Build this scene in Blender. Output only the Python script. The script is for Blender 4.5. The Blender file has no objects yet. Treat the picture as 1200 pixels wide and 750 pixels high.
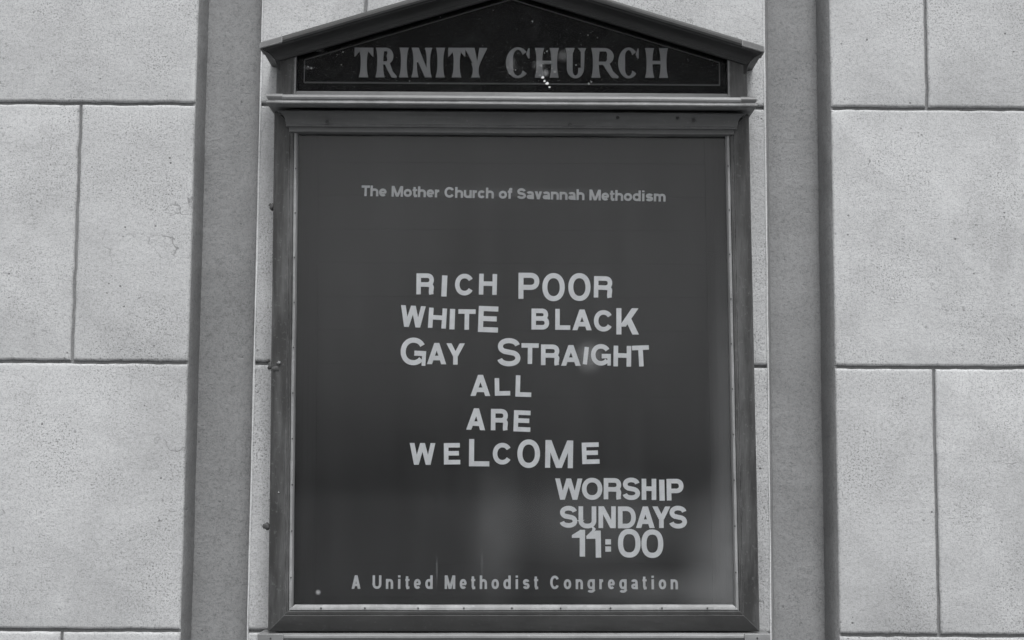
import bpy, bmesh, math, random
from mathutils import Vector, Matrix, noise
random.seed(7)
SC = bpy.context.scene
COL = SC.collection
PI = math.pi
R = math.radians

# ------------------------------------------------------------------ camera
# the wall face is the plane y = 0, the camera stands 3.5 m in front of it, 1.6 m above the pavement (z = 0 is eye height)
F, CAMD = 1750.0, 3.5
PITCH, YAW, ROLL = R(5.9366), R(-0.0625), R(-0.3623)
def _rot():
    cp, sp, cy, sy, cr, sr = math.cos(PITCH), math.sin(PITCH), math.cos(YAW), math.sin(YAW), math.cos(ROLL), math.sin(ROLL)
    Rr = Matrix(((cr, 0, sr), (0, 1, 0), (-sr, 0, cr)))
    Rp = Matrix(((1, 0, 0), (0, cp, -sp), (0, sp, cp)))
    Ry = Matrix(((cy, -sy, 0), (sy, cy, 0), (0, 0, 1)))
    return Ry @ Rp @ Rr
MR = _rot()
def at(px, py, y):
    """where the sight line of a photograph pixel meets the plane at depth y"""
    d = MR @ Vector((px - 600, F, 375 - py))
    t = (CAMD + y) / d.y
    return d.x * t, d.z * t
cd = bpy.data.cameras.new('camera')
cd.sensor_fit = 'HORIZONTAL'; cd.sensor_width = 36; cd.lens = F / 1200 * 36
cd.clip_start = .05; cd.clip_end = 500
cam = bpy.data.objects.new('camera', cd); COL.objects.link(cam)
m3 = Matrix((MR.col[0], MR.col[2], -MR.col[1])).transposed()
cam.matrix_world = Matrix.Translation((0, -CAMD, 0)) @ m3.to_4x4()
SC.camera = cam

# ------------------------------------------------------------------ light: overcast daylight, black-and-white photograph
SUN_EL, SUN_AZ = R(62), R(180)          # in front of the wall, high
w = bpy.data.worlds.new('World'); SC.world = w; w.use_nodes = True
nt = w.node_tree; nt.nodes.clear()
sky = nt.nodes.new('ShaderNodeTexSky'); sky.sky_type = 'NISHITA'; sky.sun_disc = False
sky.sun_elevation = SUN_EL; sky.sun_rotation = SUN_AZ; sky.air_density = 1.5; sky.dust_density = 4
hs = nt.nodes.new('ShaderNodeHueSaturation'); hs.inputs['Saturation'].default_value = 0.0
bg = nt.nodes.new('ShaderNodeBackground'); bg.inputs['Strength'].default_value = 0.085
wo = nt.nodes.new('ShaderNodeOutputWorld')
nt.links.new(sky.outputs[0], hs.inputs['Color']); nt.links.new(hs.outputs[0], bg.inputs['Color']); nt.links.new(bg.outputs[0], wo.inputs[0])
sl = bpy.data.lights.new('sun', 'SUN'); sl.energy = 1.35; sl.angle = R(16); sl.color = (1, .995, .985)
sun = bpy.data.objects.new('sun', sl); COL.objects.link(sun)
sd = Vector((-.12, math.cos(SUN_EL), -math.sin(SUN_EL)))
sun.rotation_euler = sd.to_track_quat('-Z', 'Y').to_euler()
SC.view_settings.view_transform = 'Standard'; SC.view_settings.look = 'None'
SC.view_settings.exposure = 1.34; SC.view_settings.gamma = 1

# ------------------------------------------------------------------ materials
def g(v): return (v * .985, v, v * 1.018, 1)
class NB:
    def __init__(s, name):
        s.m = bpy.data.materials.new(name); s.m.use_nodes = True; s.t = s.m.node_tree; s.t.nodes.clear()
        s.out = s.n('ShaderNodeOutputMaterial'); s.tc = s.n('ShaderNodeTexCoord').outputs['Object']
    def n(s, k): return s.t.nodes.new(k)
    def l(s, a, b): s.t.links.new(a, b)
    def map(s, sc=(1, 1, 1), loc=(0, 0, 0), src=None):
        m = s.n('ShaderNodeMapping'); m.inputs['Scale'].default_value = sc; m.inputs['Location'].default_value = loc
        s.l(src or s.tc, m.inputs[0]); return m.outputs[0]
    def noise(s, scale, detail=4, rough=.55, src=None, dist=0):
        x = s.n('ShaderNodeTexNoise'); x.inputs['Scale'].default_value = scale; x.inputs['Detail'].default_value = detail
        x.inputs['Roughness'].default_value = rough; x.inputs['Distortion'].default_value = dist
        s.l(src or s.tc, x.inputs['Vector']); return x.outputs[0]
    def vor(s, scale, feat='F1', src=None, out=0):
        x = s.n('ShaderNodeTexVoronoi'); x.feature = feat; x.inputs['Scale'].default_value = scale
        s.l(src or s.tc, x.inputs['Vector']); return x.outputs[out]
    def ramp(s, v, *pts):
        r = s.n('ShaderNodeValToRGB'); e = r.color_ramp.elements
        while len(e) < len(pts): e.new(.5)
        for q, (p, c) in zip(e, pts): q.position = p; q.color = (c, c, c, 1)
        s.l(v, r.inputs[0]); return r.outputs[0]
    def math(s, op, a, b=None, c=None):
        x = s.n('ShaderNodeMath'); x.operation = op
        for i, v in enumerate((a, b, c)):
            if v is None: continue
            if isinstance(v, (int, float)): x.inputs[i].default_value = v
            else: s.l(v, x.inputs[i])
        return x.outputs[0]
    def mix(s, f, a, b, mode='MIX'):
        x = s.n('ShaderNodeMix'); x.data_type = 'RGBA'; x.blend_type = mode
        for sock, v in ((x.inputs[0], f), (x.inputs[6], a), (x.inputs[7], b)):
            if isinstance(v, (int, float)) : sock.default_value = v
            elif isinstance(v, tuple): sock.default_value = v
            else: s.l(v, sock)
        return x.outputs[2]
    def bump(s, h, strength, dist, nrm=None):
        b = s.n('ShaderNodeBump'); b.inputs['Strength'].default_value = strength; b.inputs['Distance'].default_value = dist
        s.l(h, b.inputs['Height'])
        if nrm: s.l(nrm, b.inputs['Normal'])
        return b.outputs[0]
    def pbr(s, col, rough=.8, nrm=None, metal=0, spec=.5, coat=0):
        p = s.n('ShaderNodeBsdfPrincipled')
        for k, v in (('Base Color', col), ('Roughness', rough), ('Metallic', metal), ('Specular IOR Level', spec), ('Coat Weight', coat)):
            if isinstance(v, (int, float, tuple)): p.inputs[k].default_value = v
            else: s.l(v, p.inputs[k])
        if nrm: s.l(nrm, p.inputs['Normal'])
        return p.outputs[0]
    def done(s, sh): s.l(sh, s.out.inputs[0]); return s.m

def stucco(name, base, dark, speck=1.0, relief=1.0, seed=0, streak=.22):
    b = NB(name)
    src = b.map(loc=(seed, seed * .7, seed * 1.3))
    oi = b.n('ShaderNodeObjectInfo').outputs['Random']
    big = b.ramp(b.noise(1.7, 5, .6, src), (.30, 0), (.72, 1))
    mid = b.ramp(b.noise(11, 6, .62, src), (.30, 0), (.72, 1))
    fine = b.noise(170, 4, .7, src)
    # vertical rain streaks, very faint
    st = b.ramp(b.noise(9, 5, .6, b.map((1, 1, .14), (seed, 0, 0))), (.42, 0), (.75, 1))
    col = b.mix(b.math('MULTIPLY', big, .55), g(base), g(base * .84))
    col = b.mix(b.math('MULTIPLY', mid, .6), col, g(base * .74))
    col = b.mix(b.math('MULTIPLY', st, streak), col, g(base * .72))
    col = b.mix(b.math('MULTIPLY', oi, .46), col, g(base * .74))
    stain = b.ramp(b.noise(1.9, 6, .68, b.map((1, 1, .7), (seed + 6, 1, 2)), .4), (.46, 0), (.66, 1))
    col = b.mix(b.math('MULTIPLY', stain, .62), col, g(base * .58))
    # gritty patches where the float coat has worn: fine dark pinholes, gathered by a mask
    msk = b.ramp(b.noise(4.5, 5, .65, src), (.42, 0), (.66, 1))
    grit = b.ramp(b.noise(230, 3, .75, src), (.36, 1), (.47, 0))
    col = b.mix(b.math('MULTIPLY', b.math('MULTIPLY', grit, b.math('ADD', b.math('MULTIPLY', msk, 1.0), .14)), speck), col, g(dark))
    # sandy grain of the float finish
    gr = b.math('ADD', b.math('MULTIPLY', b.noise(330, 3, .8, src), .6), b.math('MULTIPLY', b.noise(120, 4, .7, src), .4))
    col = b.mix(.85, col, b.ramp(gr, (.37, .58), (.49, .93), (.62, 1.06)), 'MULTIPLY')
    # scattered larger scabs and scuffs
    sc = b.math('MULTIPLY', b.ramp(b.noise(60, 4, .78, b.map((.8, 1, 1.2), (seed, 0, 1)), .9), (.59, 0), (.68, 1)), b.ramp(b.noise(3.7, 4, .6, b.map(loc=(seed + 2, 8, 4))), (.45, 0), (.62, 1)))
    col = b.mix(b.math('MULTIPLY', sc, .62 * speck), col, g(dark))
    # separate pits
    pv = b.vor(38, 'F1', b.map(loc=(3 + seed, 1, 2)))
    pit = b.math('MULTIPLY', b.ramp(pv, (.07, 1), (.12, 0)), b.ramp(b.noise(7, 3, .6, src), (.52, 0), (.60, 1)))
    col = b.mix(b.math('MULTIPLY', pit, .75 * speck), col, g(dark * .6))
    # hairline crazing in a few places
    nv = b.n('ShaderNodeTexNoise'); nv.inputs['Scale'].default_value = 5; nv.inputs['Detail'].default_value = 5; b.l(src, nv.inputs['Vector'])
    ws = b.n('ShaderNodeVectorMath'); ws.operation = 'MULTIPLY_ADD'; b.l(nv.outputs[1], ws.inputs[0]); ws.inputs[1].default_value = (.35, .35, .35); b.l(src, ws.inputs[2])
    ce = b.vor(2.3, 'DISTANCE_TO_EDGE', ws.outputs[0])
    crk = b.math('MULTIPLY', b.ramp(ce, (.001, 1), (.005, 0)), b.ramp(b.noise(3.1, 4, .7, b.map(loc=(19 + seed, 6, 1))), (.58, 0), (.66, 1)))
    col = b.mix(b.math('MULTIPLY', crk, .8 * speck), col, g(dark))
    h = b.math('ADD', b.math('MULTIPLY', fine, .5), b.math('MULTIPLY', b.noise(55, 5, .6, src), .8))
    h = b.math('SUBTRACT', h, b.math('MULTIPLY', pit, .9)); h = b.math('SUBTRACT', h, b.math('MULTIPLY', crk, .5))
    h = b.math('SUBTRACT', h, b.math('MULTIPLY', b.math('ADD', grit, sc), .3))
    n1 = b.bump(b.noise(6, 3, .55, src), .32 * relief, .02)
    nn = b.bump(h, .55 * relief, .0022, n1)
    return b.done(b.pbr(col, .93, nn, spec=.25))

M = {}
M['stucco'] = stucco('stucco', .43, .115)
M['stucco_mid'] = stucco('stucco_between_channels', .42, .12, 1.15, 1.5, 4)
M['joint'] = stucco('joint_mortar', .20, .08, .8, 1, 2)
M['arris'] = stucco('bare_plaster_edge', .52, .2, .5, .6, 3)
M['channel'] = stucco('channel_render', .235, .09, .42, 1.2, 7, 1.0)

def frame_mat(name, base, light, wear=.5, rough=.42, run=(1, 1, .12)):
    b = NB(name)
    a = b.ramp(b.noise(14, 6, .65), (.35, 0), (.7, 1))
    strk = b.ramp(b.noise(22, 6, .7, b.map(run)), (.45, 0), (.72, 1))
    sp = b.ramp(b.noise(120, 4, .7), (.60, 0), (.68, 1))
    col = b.mix(b.math('MULTIPLY', a, .55), g(base), g(base * 1.45))
    col = b.mix(b.math('MULTIPLY', strk, wear), col, g(light))
    col = b.mix(b.math('MULTIPLY', sp, wear * .5), col, g(light * 1.3))
    # paint rubbed off the arrises
    bv = b.n('ShaderNodeBevel'); bv.samples = 4; bv.inputs['Radius'].default_value = .0022
    ge = b.n('ShaderNodeNewGeometry'); dt = b.n('ShaderNodeVectorMath'); dt.operation = 'DOT_PRODUCT'
    b.l(bv.outputs[0], dt.inputs[0]); b.l(ge.outputs['Normal'], dt.inputs[1])
    ed = b.ramp(dt.outputs['Value'], (.90, 1), (.985, 0))
    ed = b.math('MULTIPLY', ed, b.ramp(b.noise(26, 5, .7), (.36, .15), (.62, 1)))
    col = b.mix(b.math('MULTIPLY', ed, .8), col, g(light * 1.9))
    dk = b.ramp(b.vor(19, 'F1', b.map(loc=(2, 5, 1))), (.05, 1), (.12, 0))
    dk = b.math('MULTIPLY', dk, b.ramp(b.noise(6, 2, .5), (.5, 0), (.6, 1)))
    col = b.mix(b.math('MULTIPLY', dk, .6), col, g(base * .4))
    h = b.math('ADD', b.noise(60, 5, .65), b.math('MULTIPLY', b.noise(9, 3), 1.2))
    nn = b.bump(h, .35, .0012)
    rg = b.math('ADD', b.math('MULTIPLY', a, .2), rough)
    return b.done(b.pbr(col, rg, nn, spec=.32))
M['frame'] = frame_mat('weathered_dark_paint', .017, .088, .75)
M['rail'] = frame_mat('weathered_rail_paint', .015, .050, .5, .45, (.12, 1, 1))
M['crown'] = frame_mat('weathered_moulding_paint', .062, .12, .6, .42, (.12, 1, 1))
M['end'] = frame_mat('weathered_end_cap', .085, .16, .5)
M['roof'] = frame_mat('dark_roof_metal', .024, .052, .4, .42, (.12, 1, 1))
M['cap'] = frame_mat('bleached_metal', .105, .20, .7, .40, (.12, 1, 1))
M['bead'] = frame_mat('worn_aluminium', .12, .24, .85, .36)
def plain(name, v, rough=.6, spec=.4, metal=0):
    b = NB(name)
    c = b.mix(b.ramp(b.noise(40, 4), (.35, 0), (.7, 1)), g(v), g(v * .82))
    c = b.mix(b.math('MULTIPLY', b.n('ShaderNodeObjectInfo').outputs['Random'], .35), c, g(v * .75))
    return b.done(b.pbr(c, rough, b.bump(b.noise(150, 3), .15, .0006), metal, spec))
M['dark'] = plain('dark_screw_head', .03, .5)
M['letter'] = plain('white_letter_plastic', .88, .5)
M['letter_new'] = plain('brighter_letter_plastic', .92, .5)
M['print'] = plain('aged_white_print', .42, .6)
M['print_low'] = plain('white_print', .66, .6)
M['gilt'] = plain('tarnished_gilt', .15, .45)
M['line'] = plain('tarnished_gilt_line', .045, .45)
M['flake'] = plain('pale_paint_flake', .5, .6)
M['rust'] = plain('corroded_iron', .05, .8)
# letter board: dull black felt-like vinyl with faint vertical wipe marks
b = NB('letter_board_vinyl')
wipe = b.ramp(b.noise(30, 4, .6, b.map((1, 1, .05))), (.35, 0), (.7, 1))
blo = b.ramp(b.noise(3.2, 5, .6), (.35, 0), (.7, 1))
c = b.mix(b.math('MULTIPLY', wipe, .5), g(.016), g(.023)); c = b.mix(b.math('MULTIPLY', blo, .4), c, g(.026))
M['board'] = b.done(b.pbr(c, 1.0, None, spec=.04))
b = NB('black_glass_paint')
M['black'] = b.done(b.pbr(b.mix(b.ramp(b.noise(13, 6, .75), (.48, 0), (.75, 1)), g(.004), g(.016)), .9, spec=.0))

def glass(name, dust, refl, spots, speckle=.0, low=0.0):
    """clear pane: a mirror layer by Fresnel over clear, plus a film of dust, smears and painted reflection haze"""
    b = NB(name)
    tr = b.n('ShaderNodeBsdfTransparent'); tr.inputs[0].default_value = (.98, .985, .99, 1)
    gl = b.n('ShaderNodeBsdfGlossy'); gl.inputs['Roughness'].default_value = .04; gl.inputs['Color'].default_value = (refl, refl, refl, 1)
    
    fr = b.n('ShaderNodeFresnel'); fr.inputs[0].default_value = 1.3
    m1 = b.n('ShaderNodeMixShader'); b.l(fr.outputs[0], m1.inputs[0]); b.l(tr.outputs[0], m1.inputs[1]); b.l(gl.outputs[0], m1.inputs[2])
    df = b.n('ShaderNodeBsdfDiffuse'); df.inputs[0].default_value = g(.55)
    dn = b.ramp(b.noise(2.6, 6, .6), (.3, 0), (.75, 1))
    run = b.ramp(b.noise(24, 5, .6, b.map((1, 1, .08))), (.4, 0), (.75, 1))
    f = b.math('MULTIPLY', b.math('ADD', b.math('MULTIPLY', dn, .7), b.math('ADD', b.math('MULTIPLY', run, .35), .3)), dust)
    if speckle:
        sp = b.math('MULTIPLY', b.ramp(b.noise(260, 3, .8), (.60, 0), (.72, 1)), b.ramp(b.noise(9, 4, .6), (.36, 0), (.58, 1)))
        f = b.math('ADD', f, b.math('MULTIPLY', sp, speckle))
    for (sx, sz, rx, rz, a) in spots:      # pale spots: reflection haze painted on the door pane, dirt smears on the header
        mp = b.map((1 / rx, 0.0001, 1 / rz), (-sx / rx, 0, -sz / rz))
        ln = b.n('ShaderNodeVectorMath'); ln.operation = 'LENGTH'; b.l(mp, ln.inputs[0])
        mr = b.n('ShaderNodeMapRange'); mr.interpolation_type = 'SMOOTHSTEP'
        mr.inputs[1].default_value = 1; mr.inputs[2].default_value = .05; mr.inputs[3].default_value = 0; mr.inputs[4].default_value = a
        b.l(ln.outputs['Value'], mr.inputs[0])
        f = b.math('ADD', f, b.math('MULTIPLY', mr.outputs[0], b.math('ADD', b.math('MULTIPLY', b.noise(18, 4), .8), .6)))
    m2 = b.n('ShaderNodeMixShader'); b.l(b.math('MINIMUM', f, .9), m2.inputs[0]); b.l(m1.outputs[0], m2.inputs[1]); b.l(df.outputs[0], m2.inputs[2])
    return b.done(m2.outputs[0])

# ------------------------------------------------------------------ object helpers
def link(name, me, mat, parent=None, smooth=False):
    o = bpy.data.objects.new(name, me); COL.objects.link(o)
    if mat and not me.materials: me.materials.append(mat)
    if parent: o.parent = parent
    if smooth:
        for p in me.polygons: p.use_smooth = True
    return o
def from_bm(name, bm, mat, parent=None, smooth=False, sharp=None):
    bmesh.ops.recalc_face_normals(bm, faces=bm.faces)
    me = bpy.data.meshes.new(name); bm.to_mesh(me); bm.free()
    o = link(name, me, mat, parent, smooth)
    if sharp: me.set_sharp_from_angle(angle=R(sharp))
    return o
def thing(name, label, cat, loc=(0, 0, 0), group=None):
    o = bpy.data.objects.new(name, None); COL.objects.link(o); o.location = loc; o.empty_display_size = .1
    o['label'] = label; o['category'] = cat
    if group: o['group'] = group
    return o
def box_bm(x0, x1, y0, y1, z0, z1, bev=0, warp=None, bm=None):
    own = bm is None
    if own: bm = bmesh.new()
    vs = [bm.verts.new((x, y, z)) for x in (x0, x1) for y in (y0, y1) for z in (z0, z1)]
    for f in ((0, 1, 3, 2), (4, 6, 7, 5), (0, 4, 5, 1), (2, 3, 7, 6), (0, 2, 6, 4), (1, 5, 7, 3)): bm.faces.new([vs[i] for i in f])
    if bev and own:
        bmesh.ops.recalc_face_normals(bm, faces=bm.faces)
        bmesh.ops.bevel(bm, geom=list(bm.edges), offset=bev, segments=2, affect='EDGES', profile=.6)
    if warp:
        for v in bm.verts: v.co = warp(v.co)
    return bm
def W(co):
    """the old case has sagged a little out of square"""
    x, y, z = co
    t = max(0, (.85 - z) / 1.2)
    return Vector((x + .0125 * t, y, z + x * .0065 * t))
def Wp(co): return W(co)

# ------------------------------------------------------------------ the ground in front of the wall
EYE = -1.6
b = NB('pavement_concrete')
M['pave'] = b.done(b.pbr(b.mix(b.ramp(b.noise(3, 6, .6), (.35, 0), (.7, 1)), g(.18), g(.12)), .9, b.bump(b.noise(90, 4), .3, .003)))
bm = bmesh.new(); bmesh.ops.create_grid(bm, x_segments=2, y_segments=2, size=60)
for v in bm.verts: v.co.y -= 55
o = from_bm('pavement', bm, M['pave']); o.location = (0, 0, EYE); o['kind'] = 'structure'

# ------------------------------------------------------------------ the stuccoed wall
wall = thing('stucco_wall', 'pale stuccoed church wall scored into large blocks, with two grey recessed vertical channels beside the sign', 'wall', (0, 0, EYE))
def wpart(name, bm, mat, smooth=False, sharp=None, label=None):
    for v in bm.verts: v.co.z -= EYE
    o = from_bm(name, bm, mat, wall, smooth, sharp)
    if label: o['label'] = label
    return o
XLo, XLi, XRi, XRo = -.7565, -.6025, .6073, .7640
ZJ = [.2586 + .6205 * k for k in range(-3, 5)]            # bed joints
GAP = .0076
def jit(p, s, a): return (noise.noise(Vector((p[0] * s, p[1] * s, 3.3))) * a)
def block(x0, x1, z0, z1, mat, el=0, er=0, label=None):
    """one scored block: ragged outline, worn lips, edge el/er = 1 where it ends at a channel"""
    step = .012
    pts = []
    nx, nz = max(2, int((x1 - x0) / step)), max(2, int((z1 - z0) / step))
    for i in range(nx): pts.append((x0 + (x1 - x0) * i / nx, z0, 0, -1))
    for i in range(nz): pts.append((x1, z0 + (z1 - z0) * i / nz, 1, 0))
    for i in range(nx): pts.append((x1 - (x1 - x0) * i / nx, z1, 0, 1))
    for i in range(nz): pts.append((x0, z1 - (z1 - z0) * i / nz, -1, 0))
    bm = bmesh.new(); rings = []
    cr = .006
    for (ins, y) in ((0, .03), (0, .0045), (.0012, .0022), (.0035, .0005), (.007, 0)):
        ring = []
        for (x, z, nxn, nzn) in pts:
            X = min(max(x, x0 + ins), x1 - ins); Z = min(max(z, z0 + ins), z1 - ins)
            a = .0016
            f = 1 - ins / .009
            if abs(x - x0) < 1e-6 and el or abs(x - x1) < 1e-6 and er: ax = .0009
            else: ax = a
            j1 = jit((x + 7.1, z), 38, ax) + jit((x, z + 3), 11, ax * .8)
            j2 = jit((x, z + 9.1), 38, a) + jit((x + 5, z), 11, a * .9) + jit((x + 5, z), 120, .0007)
            ring.append(bm.verts.new((X + (j1 * f if nxn or x in (x0, x1) else 0), y, Z + (j2 * f if nzn or z in (z0, z1) else 0))))
        rings.append(ring)
    n = len(pts)
    for a_, b_ in zip(rings, rings[1:]):
        for i in range(n): bm.faces.new((a_[i], a_[(i + 1) % n], b_[(i + 1) % n], b_[i]))
    bm.faces.new(rings[-1])
    return wpart('stucco_block', bm, mat, True, 50, label)
def course(x0, x1, cuts, z0, z1, mat, el, er):
    xs = [x0] + sorted(c for c in cuts if x0 < c < x1) + [x1]
    for i in range(len(xs) - 1):
        a = xs[i] + (GAP * .42 if i else 0); c = xs[i + 1] - (GAP * .42 if i < len(xs) - 2 else 0)
        block(a, c, z0 + GAP / 2, z1 - GAP / 2, mat, el and i == 0, er and i == len(xs) - 2)
for k in range(len(ZJ) - 1):
    z0, z1 = ZJ[k], ZJ[k + 1]
    par = k % 2            # k=3 is the course behind the message, k=2 the one below it
    if z0 < -1.59: z0 = EYE + .002
    course(-4.2, XLo, [-1.03 - i * 1.05 for i in range(3)] if par else [-1.56 - i * 1.05 for i in range(3)], z0, z1, M['stucco'], 0, 1)
    course(XRo, 4.2, [1.52 + i * 1.05 for i in range(3)] if par else [.995 + i * 1.05 for i in range(3)], z0, z1, M['stucco'], 1, 0)
    course(XLi, XRi, [.25] if par else [-.353], z0, z1, M['stucco_mid'] if k != 4 else M['stucco'], 1, 1)
ZT, ZB = ZJ[-1] - GAP / 2, EYE + .002
for (x0, x1) in ((-4.19, XLo - .006), (XLi + .006, XRi - .006), (XRo + .006, 4.19)):
    wpart('mortar_bed', box_bm(x0, x1, .0085, .30, ZB, ZT), M['joint'])
for (x0, x1, dl, dr) in ((XLo, XLi, .072, .072), (XRi, XRo, .085, .085)):
    nm = ('left', 'right')[x0 > 0]
    # thin pale arris of bare plaster left along the inner edge of the channel
    xa = x1 if x0 < 0 else x0; sa = 1 if x0 < 0 else -1
    bm = bmesh.new(); rows = []
    for j in range(161):
        z = ZB + (ZT - ZB) * j / 160; wv = noise.noise(Vector((xa, z * 14, 9))) * .0010; wd = .0032 + noise.noise(Vector((xa, z * 7, 2))) * .0022
        rows.append([bm.verts.new((xa + wv - sa * .0007, .0052, z)), bm.verts.new((xa + wv - sa * .0004, -.0004, z)), bm.verts.new((xa + sa * wd, -.0010, z)), bm.verts.new((xa + sa * (wd + .0006), .0030, z))])
    for a, c in zip(rows, rows[1:]):
        for i in range(4): bm.faces.new((a[i], a[(i + 1) % 4], c[(i + 1) % 4], c[i]))
    bm.faces.new(rows[0]); bm.faces.new(rows[-1])
    wpart('plaster_arris', bm, M['arris'], True, 40)
    # floor of the channel with a slightly wavy face
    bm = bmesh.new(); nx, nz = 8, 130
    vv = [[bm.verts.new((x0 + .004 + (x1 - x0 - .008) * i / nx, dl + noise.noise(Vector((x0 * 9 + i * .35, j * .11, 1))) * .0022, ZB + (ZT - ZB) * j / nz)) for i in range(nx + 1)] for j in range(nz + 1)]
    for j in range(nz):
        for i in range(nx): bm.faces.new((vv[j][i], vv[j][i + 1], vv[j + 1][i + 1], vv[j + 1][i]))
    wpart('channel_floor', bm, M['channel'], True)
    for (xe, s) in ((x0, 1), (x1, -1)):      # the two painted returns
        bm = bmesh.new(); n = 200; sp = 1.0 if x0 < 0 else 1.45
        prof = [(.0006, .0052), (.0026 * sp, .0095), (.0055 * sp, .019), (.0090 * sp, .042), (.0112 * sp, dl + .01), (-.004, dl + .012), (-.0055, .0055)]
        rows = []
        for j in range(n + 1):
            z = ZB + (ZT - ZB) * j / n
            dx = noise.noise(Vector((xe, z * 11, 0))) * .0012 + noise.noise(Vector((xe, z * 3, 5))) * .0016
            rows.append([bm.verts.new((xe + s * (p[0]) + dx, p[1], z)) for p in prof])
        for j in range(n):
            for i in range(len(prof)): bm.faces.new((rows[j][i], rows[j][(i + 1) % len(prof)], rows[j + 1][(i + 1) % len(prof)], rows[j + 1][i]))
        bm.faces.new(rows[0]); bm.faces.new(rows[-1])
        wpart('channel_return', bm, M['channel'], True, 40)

# ------------------------------------------------------------------ the sign case
sign = thing('church_sign', 'dark wall-mounted church message case with glazed letter board and pedimented TRINITY CHURCH header', 'sign', (0, 0, 0))
def spart(name, bm, mat, smooth=False, sharp=None, label=None, parent=None, warp=W):
    if warp:
        for v in bm.verts: v.co = warp(v.co)
    o = from_bm(name, bm, mat, parent or sign, smooth, sharp)
    if label: o['label'] = label
    return o
XO, XI = .5535, .5075           # outer and inner edge of the door frame
ZB0, ZT0 = -.350, .845
# carcass behind the frame
for (x0, x1) in ((-.545, -.508), (.508, .545)): spart('case_side', box_bm(x0, x1, -.074, -.0005, ZB0 + .006, .86, .002), M['frame'])
spart('case_floor', box_bm(-.507, .507, -.074, -.0005, ZB0 + .006, ZB0 + .040, .001), M['frame'])
spart('case_top', box_bm(-.507, .507, -.074, -.0005, .815, .86, .001), M['frame'])
# mitred door frame, each rail a part
def frame_bar(name, k, prof, rect, mat, sub=14, wob=.0006, label=None):
    x0, x1, z0, z1 = rect
    def corner(i, u): return ((x0 + u, z0 + u), (x1 - u, z0 + u), (x1 - u, z1 - u), (x0 + u, z1 - u))[i % 4]
    bm = bmesh.new(); rows = []
    for s in range(sub + 1):
        t = s / sub; row = []
        for (u, y) in prof:
            a, c = corner(k, u), corner(k + 1, u)
            x, z = a[0] + (c[0] - a[0]) * t, a[1] + (c[1] - a[1]) * t
            wv = noise.noise(Vector((x * 6, u * 30, z * 6))) * wob
            row.append(bm.verts.new((x + wv, y + wv, z + wv)))
        rows.append(row)
    n = len(prof)
    for a, c in zip(rows, rows[1:]):
        for i in range(n): bm.faces.new((a[i], a[(i + 1) % n], c[(i + 1) % n], c[i]))
    bm.faces.new(rows[0]); bm.faces.new(rows[-1][::-1])
    return spart(name, bm, mat, True, 28, label)
rect = (-XO, XO, ZB0, ZT0)
door_prof = [(0, -.0745), (0, -.083), (.0018, -.086), (.006, -.0872), (.036, -.0872), (.0375, -.0856), (.0388, -.0868), (.044, -.0868), (.046, -.0845), (.046, -.0745)]
for nm, k in (('bottom_rail', 0), ('stile', 1), ('head_rail', 2), ('stile', 3)): frame_bar(nm, k, door_prof, rect, M['rail' if k in (0, 2) else 'frame'])
bead_prof = [(.0462, -.072), (.0462, -.0835), (.048, -.0855), (.0515, -.0848), (.0545, -.080), (.0552, -.072)]
bead_low = [(.0462, -.072), (.0462, -.0838), (.049, -.0862), (.054, -.0848), (.0585, -.080), (.0595, -.072)]
beads = []
for k in (0, 1, 2, 3):
    o = frame_bar('glazing_bead', k, bead_low if k == 0 else bead_prof, rect, M['bead'], 24, .0009); beads.append(o)
def screw(parent, x, y, z, r=.0022, mat='dark'):
    bm = bmesh.new(); bmesh.ops.create_cone(bm, cap_ends=True, segments=10, radius1=r, radius2=r * .8, depth=.0016)
    for v in bm.verts:
        v.co = Vector((v.co.x, -v.co.z, v.co.y)) + Vector((x, y, z))
    spart('screw', bm, M[mat], parent=parent)
for i in range(11):
    z = -.23 + i * .104
    if z < .78:
        screw(beads[3], -.5025 + random.uniform(-.001, .001), -.0862, z, .0019)
        screw(beads[1], .5025 + random.uniform(-.001, .001), -.0862, z + .012, .0019)
for i in range(9): screw(beads[0], -.44 + i * .11 + random.uniform(-.006, .006), -.0872, -.2975, .0020)
# letter board with its thin rails
spart('letter_board', box_bm(-.506, .506, -.047, -.040, -.308, .814), M['board'])
for i in range(14):
    z = at(600, 347 + (i - 4) * 39.2, -.05)[1]
    if -.30 < z < .80: spart('letter_rail', box_bm(-.453, .453, -.0488, -.0465, z - .0016, z + .0002), M['board'])
for s in (-1, 1):
    spart('board_edge_strip', box_bm(min(s * .4535, s * .5055), max(s * .4535, s * .5055), -.0492, -.0468, -.306, .812, .0006), M['board'])
    for q in (.462, .474, .486): spart('edge_rib', box_bm(s * q - .0008, s * q + .0008, -.0505, -.0493, -.305, .811), M['board'])
# pane, its soft reflections and glow painted on as pale spots
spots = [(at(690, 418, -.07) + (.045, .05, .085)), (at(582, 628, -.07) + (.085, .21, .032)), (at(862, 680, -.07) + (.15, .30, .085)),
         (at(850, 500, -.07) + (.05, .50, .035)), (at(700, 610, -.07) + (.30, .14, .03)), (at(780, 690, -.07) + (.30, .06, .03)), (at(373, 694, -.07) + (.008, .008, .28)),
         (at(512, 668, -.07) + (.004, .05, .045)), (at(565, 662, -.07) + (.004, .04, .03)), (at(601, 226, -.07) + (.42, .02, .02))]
M['pane'] = glass('dusty_door_glass_glare', .018, .70, spots)
spart('glass_pane', box_bm(-.5055, .5055, -.0735, -.0705, -.302, .812), M['pane'])

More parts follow.
